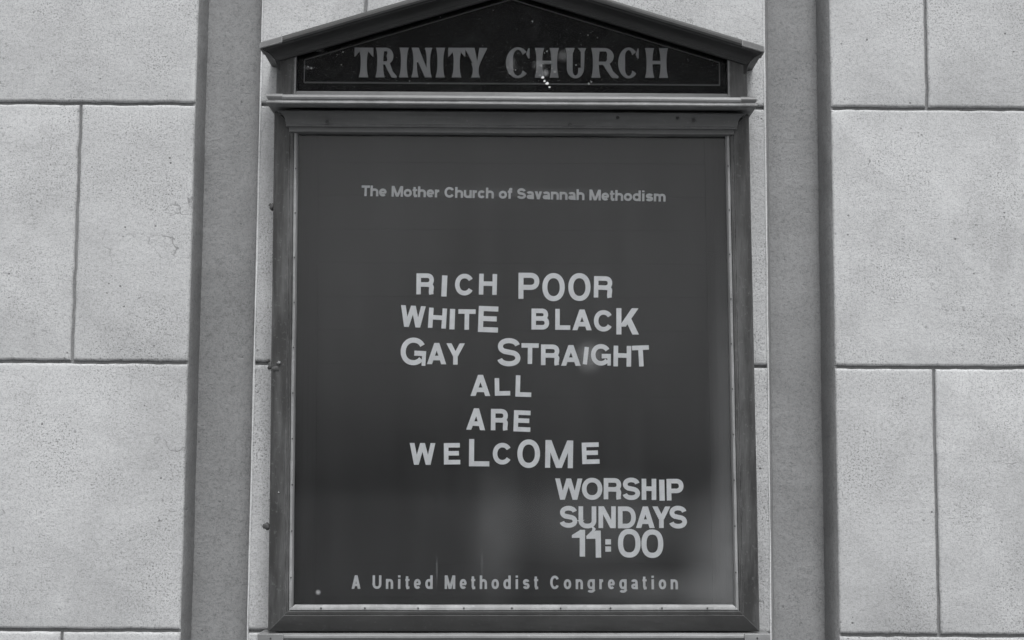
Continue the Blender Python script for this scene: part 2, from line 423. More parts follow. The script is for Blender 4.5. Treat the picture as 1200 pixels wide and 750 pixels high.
# ------------------------------------------------------------------ mouldings: swept round the front and two sides
def sweep_u(name, hx, dy, prof, mat, kx=1.0, yend=-.001, label=None, warp=None, sub=24, parent=None):
    """prof: (out, z).  Path: wall -> front left corner -> front right corner -> wall, mitred"""
    bm = bmesh.new(); rows = []
    def row(fn): rows.append([bm.verts.new(fn(o, z)) for (o, z) in prof])
    row(lambda o, z: (-(hx + o * kx), yend, z))
    for s in range(sub + 1):
        t = s / sub * 2 - 1
        wv = noise.noise(Vector((t * 5, hx, prof[0][1] * 9))) * .0007
        row(lambda o, z: (t * (hx + o * kx), -(dy + o) + wv, z + wv))
    row(lambda o, z: ((hx + o * kx), yend, z))
    n = len(prof)
    for a, c in zip(rows, rows[1:]):
        for i in range(n): bm.faces.new((a[i], a[(i + 1) % n], c[(i + 1) % n], c[i]))
    bm.faces.new(rows[0]); bm.faces.new(rows[-1])
    return spart(name, bm, mat, True, 30, label, parent, warp)
def arc(cx, cy, r0, r1, a0, a1, n): return [(cx + r0 * math.cos(R(a0 + (a1 - a0) * i / n)), cy + r1 * math.sin(R(a0 + (a1 - a0) * i / n))) for i in range(n + 1)]
# crown moulding under the cornice: a cove
crown = [(-.02, .8395)] + [(.018, .8395), (.018, .8335), (.040, .8325), (.0425, .8310)] + [(.042 - .026 * math.sin(R(a)) , .833 - .025 * (1 - math.cos(R(a)))) for a in (20, 40, 60, 75, 90)] + \
        [(.0145, .8065), (.0160, .8045), (.0145, .802), (.006, .8005), (.0045, .796), (.0050, .792), (.001, .790), (-.02, .790)]
sweep_u('crown_moulding', .5135, .088, crown, M['crown'], .62, -.0755)
# pale cornice on top of it
corn = [(-.03, .8402), (.000, .8402), (.0085, .8408), (.0105, .8430), (.0100, .8455), (.0070, .8470), (.0072, .8482)] + \
       [(.0020 + .0085 * math.cos(R(a)), .8560 + .0075 * math.sin(R(a))) for a in (-60, -30, 0, 30, 60, 85)] + [(-.03, .866), (-.10, .869)]
sweep_u('cornice', .5480, .152, corn, M['cap'], 1.0)
cap_prof = [(o + .0016, z + (.0010 if z > .85 else -.0006)) for (o, z) in corn[1:-1]]
def end_cap(sx):
    bm = bmesh.new(); rows = []
    def row(fn): rows.append([bm.verts.new(fn(o, z)) for (o, z) in cap_prof])
    row(lambda o, z: (sx * .5235, -(.152 + o), z))
    row(lambda o, z: (sx * (.548 + o), -(.152 + o), z))
    row(lambda o, z: (sx * (.548 + o), -.05, z))
    row(lambda o, z: (sx * .52, -.05, z))
    n = len(cap_prof)
    for a, c in zip(rows, rows[1:]):
        for i in range(n - 1): bm.faces.new((a[i], a[i + 1], c[i + 1], c[i]))
    bm.faces.new(rows[0]); bm.faces.new(rows[-1])
    spart('cornice_cap', bm, M['end'], True, 30, warp=None)
end_cap(-1); end_cap(1)

# ------------------------------------------------------------------ pediment
SL = .3065                                      # slope of the roof
APX, APZ = -.002, 1.160                          # ridge at the front edge of the roof
def ridge(x, drop=0): return APZ - drop - abs(x - APX) * SL
# posts and body
def prism(pts, y0, y1, bev=0):
    bm = bmesh.new()
    a = [bm.verts.new((x, y0, z)) for x, z in pts]; c = [bm.verts.new((x, y1, z)) for x, z in pts]
    bm.faces.new(a); bm.faces.new(c[::-1])
    n = len(pts)
    for i in range(n): bm.faces.new((a[i], c[i], c[(i + 1) % n], a[(i + 1) % n]))
    if bev:
        bmesh.ops.recalc_face_normals(bm, faces=bm.faces); bmesh.ops.bevel(bm, geom=list(bm.edges), offset=bev, segments=2, affect='EDGES')
    return bm
for s in (-1, 1):
    spart('pediment_post', prism([(s * .5095, .862), (s * .5505, .862), (s * .5505, ridge(s * .5505, .017)), (s * .5095, ridge(s * .5095, .017))], -.0865, -.001, .0015), M['frame'], warp=None)
spart('pediment_panel', prism([(-.5085, .862), (.5085, .862), (.5085, ridge(.5085, .02)), (APX, ridge(APX, .02)), (-.5085, ridge(.5085, .02))], -.064, -.001), M['black'], warp=None)
# border line painted on the panel
bz = at(600, 98, -.066)[1]
def strip(x0, z0, x1, z1, wd, y=-.0662, t=.0018):
    L = math.hypot(x1 - x0, z1 - z0); nx, nz = -(z1 - z0) / L * wd / 2, (x1 - x0) / L * wd / 2
    return prism([(x0 + nx, z0 + nz), (x1 + nx, z1 + nz), (x1 - nx, z1 - nz), (x0 - nx, z0 - nz)], y, y + t)
bt = .970; bx = .4885
for args in ((-bx, bz, bx, bz, .0030), (-bx, bz, -bx, bt, .0022), (bx, bz, bx, bt, .0022), (-bx, bt, APX, bt + bx * SL, .0022), (bx, bt, APX, bt + bx * SL, .0022)):
    spart('border_line', strip(*args), M['line'], warp=None)
# thin metal strip round the header glass
for s in (-1, 1):
    spart('header_bead', box_bm(min(s * .5095, s * .5055), max(s * .5095, s * .5055), -.084, -.066, .868, ridge(.507, .018), .0006), M['bead' if s < 0 else 'cap'], warp=None)
spart('header_bead', box_bm(-.505, .505, -.0815, -.066, .866, .8905, .0006), M['cap'], warp=None)
for s in (-1, 1):
    spart('header_bead', strip(s * .505, ridge(.505, .022), APX, ridge(APX, .022), .006, -.078, .012), M['roof'], warp=None)
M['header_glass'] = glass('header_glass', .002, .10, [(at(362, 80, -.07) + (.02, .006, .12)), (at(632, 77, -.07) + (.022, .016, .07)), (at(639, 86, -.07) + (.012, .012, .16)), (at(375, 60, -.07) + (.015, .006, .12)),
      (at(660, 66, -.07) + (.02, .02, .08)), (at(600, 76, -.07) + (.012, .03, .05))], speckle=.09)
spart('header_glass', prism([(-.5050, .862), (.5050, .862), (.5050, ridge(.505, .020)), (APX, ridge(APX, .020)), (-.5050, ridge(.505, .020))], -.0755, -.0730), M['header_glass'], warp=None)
for i, (px, py, r) in enumerate([(636, 91, .0052), (641, 98, .0050), (638.0, 95, .0034), (644, 102, .0036), (634, 77, .0032), (641, 60, .0026), (638, 62, .002), (675, 76, .0022), (690, 98, .0034), (628, 58, .0014), (645, 72, .0016), (629, 84, .0018), (633, 88, .0022), (647, 80, .0014), (666, 58, .0022), (672, 60, .0016), (604, 82, .0016), (597, 86, .0018), (488, 78, .0016), (540, 97, .0012), (700, 44, .0012), (578, 12, .0014), (516, 20, .0018), (832, 70, .0016), (395, 64, .0013), (693, 96, .0025), (670, 64, .0025),
                                 (365, 80, .0028), (361, 78, .002), (402, 61, .0024), (400, 76, .0018), (595, 79, .0028), (489, 72, .0024), (689, 41, .0016), (480, 95, .002), (502, 98, .0016), (650, 84, .003), (624, 25, .0028)]):
    x, z = at(px, py, -.0765); n = 6 + i % 3; ph = random.random() * 6
    pts = [(x + math.cos(ph + k * 2 * PI / n) * r * random.uniform(.45, 1), z + math.sin(ph + k * 2 * PI / n) * r * random.uniform(.45, 1.0)) for k in range(n)]
    spart('paint_flake', prism(pts, -.0768, -.0758), M['flake' if i < 4 else 'cap'], warp=None)
bm = bmesh.new()      # fine specks of lost paint all over the header glass, thickest round the lettering
for i in range(420):
    px = random.uniform(352, 848); py = random.choice((random.gauss(74, 14), random.uniform(20, 102)))
    if py > 102 or py < 8 + abs(px - 600) * .27 - 4: continue
    x, z = at(px, py, -.0765); r = random.uniform(.0004, .0011)
    if z < .893 or z > ridge(x, .03): continue
    ph = random.random() * 6
    bm.faces.new([bm.verts.new((x + math.cos(ph + k * 1.57) * r * random.uniform(.5, 1.2), -.0757, z + math.sin(ph + k * 1.57) * r * random.uniform(.5, 1.2))) for k in range(4)])
o = spart('paint_specks', bm, M['gilt'], warp=None); o['kind'] = 'stuff'
# raking roof mouldings: front profile (y, drop below the slope line)
rake = [(-.150, .000), (-.1525, .0025), (-.1530, .0075), (-.1510, .0120), (-.1470, .0135), (-.1440, .0135), (-.1425, .0150)] + \
       [(-.1425 + .040 * math.sin(R(a)), .0150 + .016 * (1 - math.cos(R(a)))) for a in (20, 40, 60, 80)] + \
       [(-.1000, .0285), (-.0985, .0310), (-.0955, .0310), (-.0940, .0335), (-.0900, .0345), (-.0865, .0345), (-.0865, .010), (-.001, .008), (-.001, -.004), (-.148, -.004)]
XE = .5765
def raking(s):
    bm = bmesh.new(); rows = []
    sub = 22
    for i in range(sub + 1):
        t = i / sub; row = []
        for (y, d) in rake:
            # mitred at the eave: the profile returns along the side
            over = max(0, min(.153, -y) - .0865) / .0665
            xe = XE - .030 * (1 - over) - .001
            x = s * (xe * (1 - t)) + APX * t
            wv = noise.noise(Vector((x * 5, 3, d * 40))) * .0006
            row.append(bm.verts.new((x, y + wv, ridge(x, d) + wv)))
        rows.append(row)
    n = len(rake)
    for a, c in zip(rows, rows[1:]):
        for i in range(n): bm.faces.new((a[i], a[(i + 1) % n], c[(i + 1) % n], c[i]))
    bm.faces.new(rows[0]); bm.faces.new(rows[-1])
    spart('raking_moulding', bm, M['roof'], True, 30, warp=None)
    # eave return: same moulding carried back to the wall along the side
    side = [(.0300, .0), (.0305, .006), (.0285, .0125), (.0240, .0140)] + [(.0240 - .022 * math.sin(R(a)), .0140 + .022 * (1 - math.cos(R(a)))) for a in (25, 50, 75)] + [(.0005, .044), (-.004, .046), (-.006, .046), (-.006, .006)]
    bm = bmesh.new(); rows = []
    for yy, k in ((-.151, 1), (-.001, 0)):
        row = []
        for (o, d) in side:
            y = -.0875 - max(0, o) / .030 * .065 if k else -.001
            x = s * (.5475 + o)
            row.append(bm.verts.new((x, y, ridge(s * (.5475 + .030), d))))
        rows.append(row)
    n = len(side); a, c = rows
    for i in range(n): bm.faces.new((a[i], a[(i + 1) % n], c[(i + 1) % n], c[i]))
    bm.faces.new(a); bm.faces.new(c[::-1])
    spart('eave_return', bm, M['roof'], True, 30, warp=None)
    # end cap where the roof edge was patched with a strip of metal
    q = [(s * .5280, ridge(s * .5280, -.0022)), (s * .5795, ridge(s * .5795, -.0022)), (s * .5800, ridge(s * .5795, .0125)), (s * .5280, ridge(s * .5280, .0135))]
    spart('roof_end_cap', prism(q, -.1555, -.100, .0015), M['end'], True, 30, warp=None)
raking(-1); raking(1)
# ------------------------------------------------------------------ sill
sill = [(-.03, -.3525), (-.002, -.3530)] + [(-.001 + .010 * math.sin(R(a)), -.3612 + .0080 * math.cos(R(a))) for a in (10, 40, 70, 100, 130)] + [(.0040, -.3680), (.0040, -.3700), (-.004, -.3715), (-.007, -.3860), (-.020, -.4100), (-.03, -.412)]
sweep_u('sill_moulding', .5400, .0860, sill, M['cap'], 1.0, warp=W)
for s in (-1, 1):
    spart('sill_cap', box_bm(min(s * .517, s * .5750), max(s * .517, s * .5750), -.1000, -.002, -.3715, -.3535, .002), M['cap'])
    screw(sign, s * .545, -.1004, -.363, .0022)
spart('apron', box_bm(-.52, .52, -.062, -.001, -.47, -.385, .003), M['frame'])

# corroded hinge bolts on the hung side, dirt caught round them
def lump(px, py, r, mat, y=-.080, seed=0):
    x, z = at(px, py, y)
    bm = bmesh.new(); bmesh.ops.create_icosphere(bm, subdivisions=2, radius=r)
    for v in bm.verts:
        k = 1 + noise.noise(v.co * (1.6 / r) + Vector((seed, 0, 0))) * .75
        v.co = Vector((v.co.x * k, v.co.y * k * .8, v.co.z * k)) + Vector((x, y, z))
    spart('hinge_bolt', bm, M[mat], True, warp=None)
lump(319.5, 243, .0080, 'rust', -.072, 1); lump(317, 240, .004, 'rust', -.070, 2)
lump(318, 428, .0105, 'rust', -.076, 3); lump(323, 432, .0085, 'rust', -.084, 4); lump(327, 425, .0040, 'cap', -.089, 5); lump(314, 423, .0048, 'rust', -.060, 6)
lump(312.5, 617, .0075, 'rust', -.070, 7)
lump(326.5, 577, .0016, 'bead', -.0885, 8)
# old screw heads showing through the paint of the crown moulding
for px, py in ((724, 137.5), (794, 138), (813, 141), (668, 146), (383, 142)):
    x, z = at(px, py, -.115)
    bm = bmesh.new(); bmesh.ops.create_uvsphere(bm, u_segments=10, v_segments=6, radius=.0042)
    for v in bm.verts: v.co = Vector((v.co.x, v.co.y * .6, v.co.z)) + Vector((x, -.112, z))
    spart('old_screw', bm, M['frame'], True, warp=None)

# ------------------------------------------------------------------ lettering kit: grotesque glyphs from strokes, solid and extruded
def ell(cx, cy, rx, ry, a0, a1, n=26, p=2.25):
    out = []
    for i in range(n + 1):
        a = R(a0 + (a1 - a0) * i / n); c, s_ = math.cos(a), math.sin(a)
        out.append((cx + rx * math.copysign(abs(c) ** (2 / p), c), cy + ry * math.copysign(abs(s_) ** (2 / p), s_)))
    return out
def ribbon(path, t, closed=False):
    n = len(path); L = []; Rr = []
    for i in range(n):
        if closed: a, c = path[i - 1], path[(i + 1) % n]
        else: a, c = path[max(i - 1, 0)], path[min(i + 1, n - 1)]
        dx, dy = c[0] - a[0], c[1] - a[1]; l = math.hypot(dx, dy) or 1
        nx, ny = -dy / l * t / 2, dx / l * t / 2
        k = 1.0
        if 0 < i < n - 1 or closed:
            p0, p1 = path[i - 1], path[i]; ex, ey = p1[0] - p0[0], p1[1] - p0[1]; el = math.hypot(ex, ey) or 1
            cs = (ex * dx + ey * dy) / (el * l); k = 1 / max(cs, .6)
        L.append((path[i][0] + nx * k, path[i][1] + ny * k)); Rr.append((path[i][0] - nx * k, path[i][1] - ny * k))
    q = []
    for i in range(n if closed else n - 1):
        j = (i + 1) % n; q.append([L[i], L[j], Rr[j], Rr[i]])
    return q
def glyph(ch, w, h, t, tv=None):
    """list of strokes, each a list of quads/polygons, in a w x h box"""
    tv = tv or t
    r = t / 2; x0, x1, y0, y1 = r, w - r, r, h - r; tx = t * 1.12
    S = []
    def ln(*p): S.append(ribbon(list(p), t))
    def quad(xa, ya, xb, yb, k=tx): S.append([[(xa, ya), (xa + k, ya), (xb + k, yb), (xb, yb)]])   # slanted stroke cut level
    def cur(pts): S.append(ribbon(pts, t))
    def bowl(ya, yb, xs, xe):
        rr = (yb - ya) / 2; xc = max(xe - rr * 1.05, xs + .01 * w)
        return [(xs, yb), (xc, yb)] + ell(xc, (ya + yb) / 2, xe - xc, rr, 82, -82, 12) + [(xc, ya), (xs, ya)]
    if ch == 'I': ln((w / 2, 0), (w / 2, h))
    elif ch == 'L': ln((x0, 0), (x0, h)); ln((0, y0), (w, y0))
    elif ch == 'E': ln((x0, 0), (x0, h)); ln((0, y0), (w, y0)); ln((0, y1), (w * .98, y1)); ln((0, h * .52), (w * .92, h * .52))
    elif ch == 'F': ln((x0, 0), (x0, h)); ln((0, y1), (w, y1)); ln((0, h * .5), (w * .9, h * .5))
    elif ch == 'T': ln((0, y1), (w, y1)); ln((w / 2, 0), (w / 2, h))
    elif ch == 'H': ln((x0, 0), (x0, h)); ln((x1, 0), (x1, h)); ln((x0, h * .53), (x1, h * .53))
    elif ch in 'O0': S.append(ribbon(ell(w / 2, h / 2, w / 2 - r, h / 2 - r, 0, 360, 40, 2.15 if ch == 'O' else 2.35)[:-1], t, True))
    elif ch == 'C': cur(ell(w / 2, h / 2, w / 2 - r, h / 2 - r, 33, 327, 36, 2.1))
    elif ch == 'G':
        cur(ell(w / 2, h / 2, w / 2 - r, h / 2 - r, 33, 322, 36, 2.1)); ln((w * .54, h * .44), (w, h * .44)); S.append(ribbon([(w - t * .38, 0), (w - t * .38, h * .47)], t * .76))
    elif ch == 'A': quad(0, 0, w / 2 - tx / 2, h); quad(w - tx, 0, w / 2 - tx / 2, h); ln((w * .22, h * .29), (w * .78, h * .29))
    elif ch == 'V': quad(w / 2 - tx / 2, 0, 0, h); quad(w / 2 - tx / 2, 0, w - tx, h)
    elif ch == 'v': X = h * .735; quad(w / 2 - tx / 2, 0, 0, X); quad(w / 2 - tx / 2, 0, w - tx, X)
    elif ch == 'W':
        k = tx * .93; a = w * .27 - k / 2; c = w * .73 - k / 2; m = w / 2 - k / 2
        quad(a, 0, 0, h, k); quad(a, 0, m, h, k); quad(c, 0, m, h, k); quad(c, 0, w - k, h, k)
    elif ch == 'M':
        ln((x0, 0), (x0, h)); ln((x1, 0), (x1, h)); quad(w / 2 - tx / 2, 0, t * .06, h); quad(w / 2 - tx / 2, 0, w - tx - t * .06, h)
    elif ch == 'N': ln((x0, 0), (x0, h)); ln((x1, 0), (x1, h)); quad(w - tx * 1.05, 0, tx * .05, h)
    elif ch == 'K':
        ln((x0, 0), (x0, h)); quad(t * .55, h * .30, w * .97 - tx * 1.2, h, tx * 1.2); quad(w - tx * 1.2, 0, w * .36, h * .62, tx * 1.15)
    elif ch == 'Y': quad(w / 2 - tx / 2, h * .40, 0, h, tx * 1.02); quad(w / 2 - tx / 2, h * .40, w - tx, h, tx * 1.02); ln((w / 2, 0), (w / 2, h * .46))
    elif ch == 'P': ln((x0, 0), (x0, h)); cur(bowl(h * .44, y1, x0, x1))
    elif ch == 'R':
        ln((x0, 0), (x0, h)); cur(bowl(h * .47, y1, x0, x1 - w * .02))
        cur([(w * .45, h * .47), (w * .62, h * .465)] + ell(w * .60, h * .47 - h * .14, w * .40 - r * 1.15, h * .14, 78, 8, 8) + [(x1 - w * .045, h * .10), (x1 - w * .025, 0)])
    elif ch == 'B': ln((x0, 0), (x0, h)); cur(bowl(h * .53, y1, x0, x1 - w * .06)); cur(bowl(y0, h * .525, x0, x1))
    elif ch == 'D':
        ln((x0, 0), (x0, h)); xc = w * .45; cur([(x0, y1), (xc, y1)] + ell(xc, h / 2, x1 - xc, h / 2 - r, 85, -85, 22) + [(xc, y0), (x0, y0)])
    elif ch == 'U': cur([(x0, h), (x0, h * .36)] + ell(w / 2, h * .36, w / 2 - r, h * .36 - r, 178, 362, 20) + [(x1, h)])
    elif ch == 'S':
        rx = w / 2 - r; ry = (h - t) / 4
        up = ell(w / 2, h - r - ry, rx * .94, ry, 12, 238, 18, 2.1); lo = ell(w / 2, r + ry, rx, ry, 58, -168, 18, 2.1)
        cur(up + lo)
    elif ch == '1':
        S.append(ribbon([(w - r * 1.05, 0), (w - r * 1.05, h)], t * 1.05))
        S.append([[(0, h * .70), (0, h * .80), (w - t * .9, h), (w - t * .3, h), (w - t * .9, h * .70)]])
    elif ch == ':':
        S.append([[(0, 0), (w, 0), (w, h * .42), (0, h * .42)]]); S.append([[(0, h * .58), (w, h * .58), (w, h), (0, h)]])
    # lower case: h is the cap height, x height .735 h
    elif ch == 'i': S.append(ribbon([(w / 2, 0), (w / 2, h * .735)], t)); S.append(ribbon([(w / 2, h * .85), (w / 2, h)], t))
    elif ch == 'o': X = h * .735; S.append(ribbon(ell(w / 2, X / 2, w / 2 - r, X / 2 - r, 0, 360, 28)[:-1], t, True))
    elif ch == 'c': X = h * .735; cur(ell(w / 2, X / 2, w / 2 - r, X / 2 - r, 35, 325, 24))
    elif ch == 'e': X = h * .735; cur(ell(w / 2, X / 2, w / 2 - r, X / 2 - r, -2, 318, 26)); S.append(ribbon([(r, X * .48), (w - r * .5, X * .48)], t * .8))
    elif ch in 'nhm':
        X = h * .735; ln((x0, 0), (x0, h if ch == 'h' else X))
        if ch != 'm': cur([(x0, X * .5)] + ell(w / 2, X * .55, w / 2 - r, X * .45 - r, 178, 0, 14) + [(x1, 0)])
        else:
            q = w / 2; cur([(x0, X * .5)] + ell((x0 + q) / 2, X * .55, (q - x0) / 2, X * .45 - r, 178, 0, 12) + [(q, 0)]); cur([(q, X * .5)] + ell((x1 + q) / 2, X * .55, (x1 - q) / 2, X * .45 - r, 178, 0, 12) + [(x1, 0)])
    elif ch == 'u': X = h * .735; ln((x1, 0), (x1, X)); cur([(x0, X), (x0, X * .45)] + ell(w / 2, X * .45, w / 2 - r, X * .45 - r, 180, 360, 14))
    elif ch == 'r': X = h * .735; ln((x0, 0), (x0, X)); cur([(x0, X * .5)] + ell(w, X * .5, w - x0, X * .5 - r, 178, 95, 8))
    elif ch == 't': X = h * .735; cur([(w * .42, h * .93), (w * .42, h * .17), (w * .52, r), (w, r)]); S.append(ribbon([(0, X - r * .8), (w, X - r * .8)], t * .8))
    elif ch == 'f': X = h * .735; cur([(w * .45, 0), (w * .45, h * .8), (w * .58, h - r), (w, h - r)]); S.append(ribbon([(0, X - r * .8), (w, X - r * .8)], t * .8))
    elif ch == 'a':
        X = h * .735; cur(ell(w * .47, X * .70, w * .47 - r, X * .30 - r, 165, 5, 14) + [(x1, 0)])
        S.append(ribbon(ell(w * .46, X * .29, w * .46 - r, X * .29 - r, 0, 360, 20)[:-1], t * .9, True))
    elif ch == 's':
        X = h * .735; rx = w / 2 - r; ry = (X - t) / 4; cur(ell(w / 2, X - r - ry, rx * .95, ry, 12, 240, 12) + ell(w / 2, r + ry, rx, ry, 58, -168, 12))
    elif ch in 'dpg':
        X = h * .735; S.append(ribbon(ell(w / 2, X / 2, w / 2 - r, X / 2 - r, 0, 360, 28)[:-1], t, True))
        if ch == 'd': ln((x1, 0), (x1, h))
        elif ch == 'p': ln((x0, -h * .27), (x0, X))
        else: cur([(x1, X), (x1, -h * .06)] + ell(w / 2, -h * .06, w / 2 - r, h * .2 - r, 0, -165, 12))
    return S
def strokes_to_bm(bm, S, fn, y_front, thick):
    """each stroke is its own solid; every next one 0.12 mm lower so that no two faces coincide"""
    for k, st in enumerate(S):
        yf = y_front + k * .00012
        cache = {}
        def V(p, y):
            key = (round(p[0], 6), round(p[1], 6), y)
            if key not in cache:
                X, Z = fn(p); cache[key] = bm.verts.new((X, y, Z))
            return cache[key]
        seen = {}
        for poly in st:
            a = [V(p, yf) for p in poly]; c = [V(p, y_front + thick) for p in poly]
            try: bm.faces.new(a)
            except ValueError: continue
            n = len(poly)
            for i in range(n):
                key = frozenset((a[i], a[(i + 1) % n])); seen.setdefault(key, []).append((a[i], a[(i + 1) % n], c[(i + 1) % n], c[i]))
        for key, L in seen.items():
            if len(L) == 1:
                try: bm.faces.new(L[0])
                except ValueError: pass

# ------------------------------------------------------------------ loose letters standing on the rails of the board
YL = -.0515
ROWS = [
 ('top row', 'RICH POOR', [('RICH', [('R', 488, 508.8, 320.3, 345, 0), ('I', 517.6, 523.8, 322.7, 347.5, 2), ('C', 533.3, 555.5, 320.8, 346.2, 0), ('H', 561.4, 582.3, 320.9, 345.4, 1)]),
   ('POOR', [('P', 607.6, 632, 319.6, 350.3, 0), ('O', 635.6, 661.8, 320, 353, 0), ('O', 666, 692, 320, 352.8, 0), ('R', 696, 717.8, 323.7, 348.8, 1)])]),
 ('second row', 'WHITE BLACK', [('WHITE', [('W', 469.2, 498.2, 358.2, 383.4, -3), ('H', 502.2, 523.2, 361, 384.6, -3.4), ('I', 527, 533, 362, 386, 1.5), ('T', 537, 557.2, 362.4, 386.4, .5), ('E', 560.6, 584, 358.8, 389.4, -2)]),
   ('BLACK', [('B', 622.8, 643.5, 361.6, 386.2, 0), ('L', 650.7, 668.3, 362, 386.5, 0), ('A', 670.8, 693.3, 362.7, 387, 0), ('C', 696, 718.5, 363.4, 388.5, 0), ('K', 722.3, 749, 361.2, 392, 0)])]),
 ('third row', 'GAY STRAIGHT', [('GAY', [('G', 469.6, 499.4, 395.6, 428, -3), ('A', 500.5, 523, 401.9, 426.8, 0), ('Y', 523, 544.5, 402.3, 427.3, 0)]),
   ('STRAIGHT', [('S', 582.7, 610, 396.2, 429.3, -1), ('T', 611, 631.2, 402.2, 426.5, .5), ('R', 634, 655.8, 403.7, 427.9, 0), ('A', 657.6, 680.5, 404.4, 428.6, 0), ('I', 684, 689, 406.6, 427, 7), ('G', 692.6, 715.8, 403.2, 428.4, 0), ('H', 719, 739.6, 405.2, 429.5, -1), ('T', 741.2, 760.8, 404.8, 429.4, 103)])]),
 ('fourth row', 'ALL', [('ALL', [('A', 551.5, 574.6, 439.3, 464, 0), ('L', 579.8, 597.8, 443, 463.6, 101.5), ('L', 604.2, 622.8, 440, 465, -1.5)])]),
 ('fifth row', 'ARE', [('ARE', [('A', 546.8, 569, 478.5, 503.8, -2), ('R', 575.3, 595.5, 479.2, 504.2, 0), ('E', 602, 621.8, 481, 505.8, -2)])]),
 ('sixth row', 'WELCOME', [('WELCOME', [('W', 480, 510, 519.2, 544.6, 0), ('E', 520.2, 539.3, 519.2, 544.2, 101), ('L', 549.7, 573.5, 514.6, 546.4, 0), ('C', 577.5, 600, 519, 544.3, 0), ('O', 606.3, 632.8, 515, 548.3, 0), ('M', 639, 671.5, 516, 548.3, -.8), ('E', 682, 702.3, 518.6, 543.6, 102)])]),
 ('seventh row', 'WORSHIP', [('WORSHIP', [('W', 650.6, 682.4, 560.8, 585.5, 0), ('O', 682, 705.8, 560, 585.6, 0), ('R', 707.5, 728.3, 560.4, 585, 0), ('S', 729.5, 750, 559.8, 585.8, -1), ('H', 752, 769, 561.1, 585.7, 0), ('I', 772.6, 778.8, 562.2, 586.6, 101), ('P', 781.3, 801, 561.2, 586.3, 101)])]),
 ('eighth row', 'SUNDAYS', [('SUNDAYS', [('S', 655.8, 676.6, 592.9, 618.3, -1), ('U', 678, 698.7, 593.4, 619, 0), ('N', 701.4, 721.6, 593.4, 618.7, 0), ('D', 724.2, 745, 593.6, 619, 0), ('A', 745.4, 767.2, 593.6, 618.6, 0), ('Y', 764.6, 785.4, 593.6, 618.6, 0), ('S', 784.2, 805, 592.8, 619.2, -1)])]),
 ('bottom row', '11:00', [('11:00', [('1', 670.2, 685.6, 621, 652, 0), ('1', 687.4, 704.2, 622, 653.3, 101), (':', 709.4, 716, 632, 646.4, 0), ('0', 724.2, 750.6, 620, 653.2, 0), ('0', 751.7, 777.2, 620.6, 653.6, 0)])]),
]
ORD = ['first', 'second', 'third', 'fourth', 'fifth', 'sixth', 'seventh', 'eighth']
for rowname, rowtext, words in ROWS:
    for word, chars in words:
        for i, (ch, px0, px1, py0, py1, rot) in enumerate(chars):
            cx, cz = at((px0 + px1) / 2, (py0 + py1) / 2, YL)
            kx = at((px0 + px1) / 2 + .5, (py0 + py1) / 2, YL)[0] - at((px0 + px1) / 2 - .5, (py0 + py1) / 2, YL)[0]
            wd, hh = (px1 - px0) * kx, (py1 - py0) * kx
            t = .0104 if hh < .056 else .0116
            if rot == 7: t = .0085
            if ch == 'I': t = wd
            if ch == ':': t = .01
            bm = bmesh.new()
            strokes_to_bm(bm, glyph(ch, wd, hh, t), lambda p: (p[0] - wd / 2, p[1] - hh / 2), -.0012, .0024)
            if ch == '1' and i == 1:     # a broken sliver of plastic stuck at the head of this numeral
                sp = [[[(-.001, hh * .80), (.004, hh * .76), (.0175, hh * .93), (.0125, hh * 1.0)], [(.0125, hh), (.0175, hh * .93), (.0215, hh * 1.07), (.013, hh * 1.20), (.0095, hh * 1.17), (.014, hh * 1.07)]]]
                strokes_to_bm(bm, sp, lambda p: (p[0] - wd / 2, p[1] - hh / 2), -.0022, .0008)
            what = 'numeral 1' if ch == '1' else 'numeral 0' if ch == '0' else 'colon' if ch == ':' else 'letter ' + ch
            size = 'tall' if hh > .056 else 'small'
            lean = ' leaning' if 2 <= abs(rot) < 100 or rot >= 102 else ''
            if word == '11:00': lab = {0: 'white numeral 1 at the left end of 11:00', 1: 'white numeral 1 with broken sliver left of the colon in 11:00', 2: 'white square-dotted colon in 11:00', 3: 'white numeral 0 just right of the colon in 11:00', 4: 'white numeral 0 at the right end of 11:00'}[i]
            else: lab = '%s%s white %s, %s character of %s on the letter board' % (size, lean, what, ORD[i], word)
            o = from_bm('letter' if ch.isalpha() else 'numeral' if ch.isdigit() else 'colon', bm, M['letter_new' if rowname in ('sixth row',) and ch in 'E' else 'letter'])
            o.location = (cx, YL, cz)
            # tilt in degrees: clockwise whatever the sign; 100 + n means n degrees anticlockwise
            ang = -R(rot - 100) if rot > 100 else R(abs(rot))
            o.rotation_euler = (R(random.uniform(-.6, .6)), ang * .9, 0)
            o['label'] = lab; o['category'] = 'letter' if ch.isalpha() else 'number'
            o['group'] = 'changeable characters on the letter board'

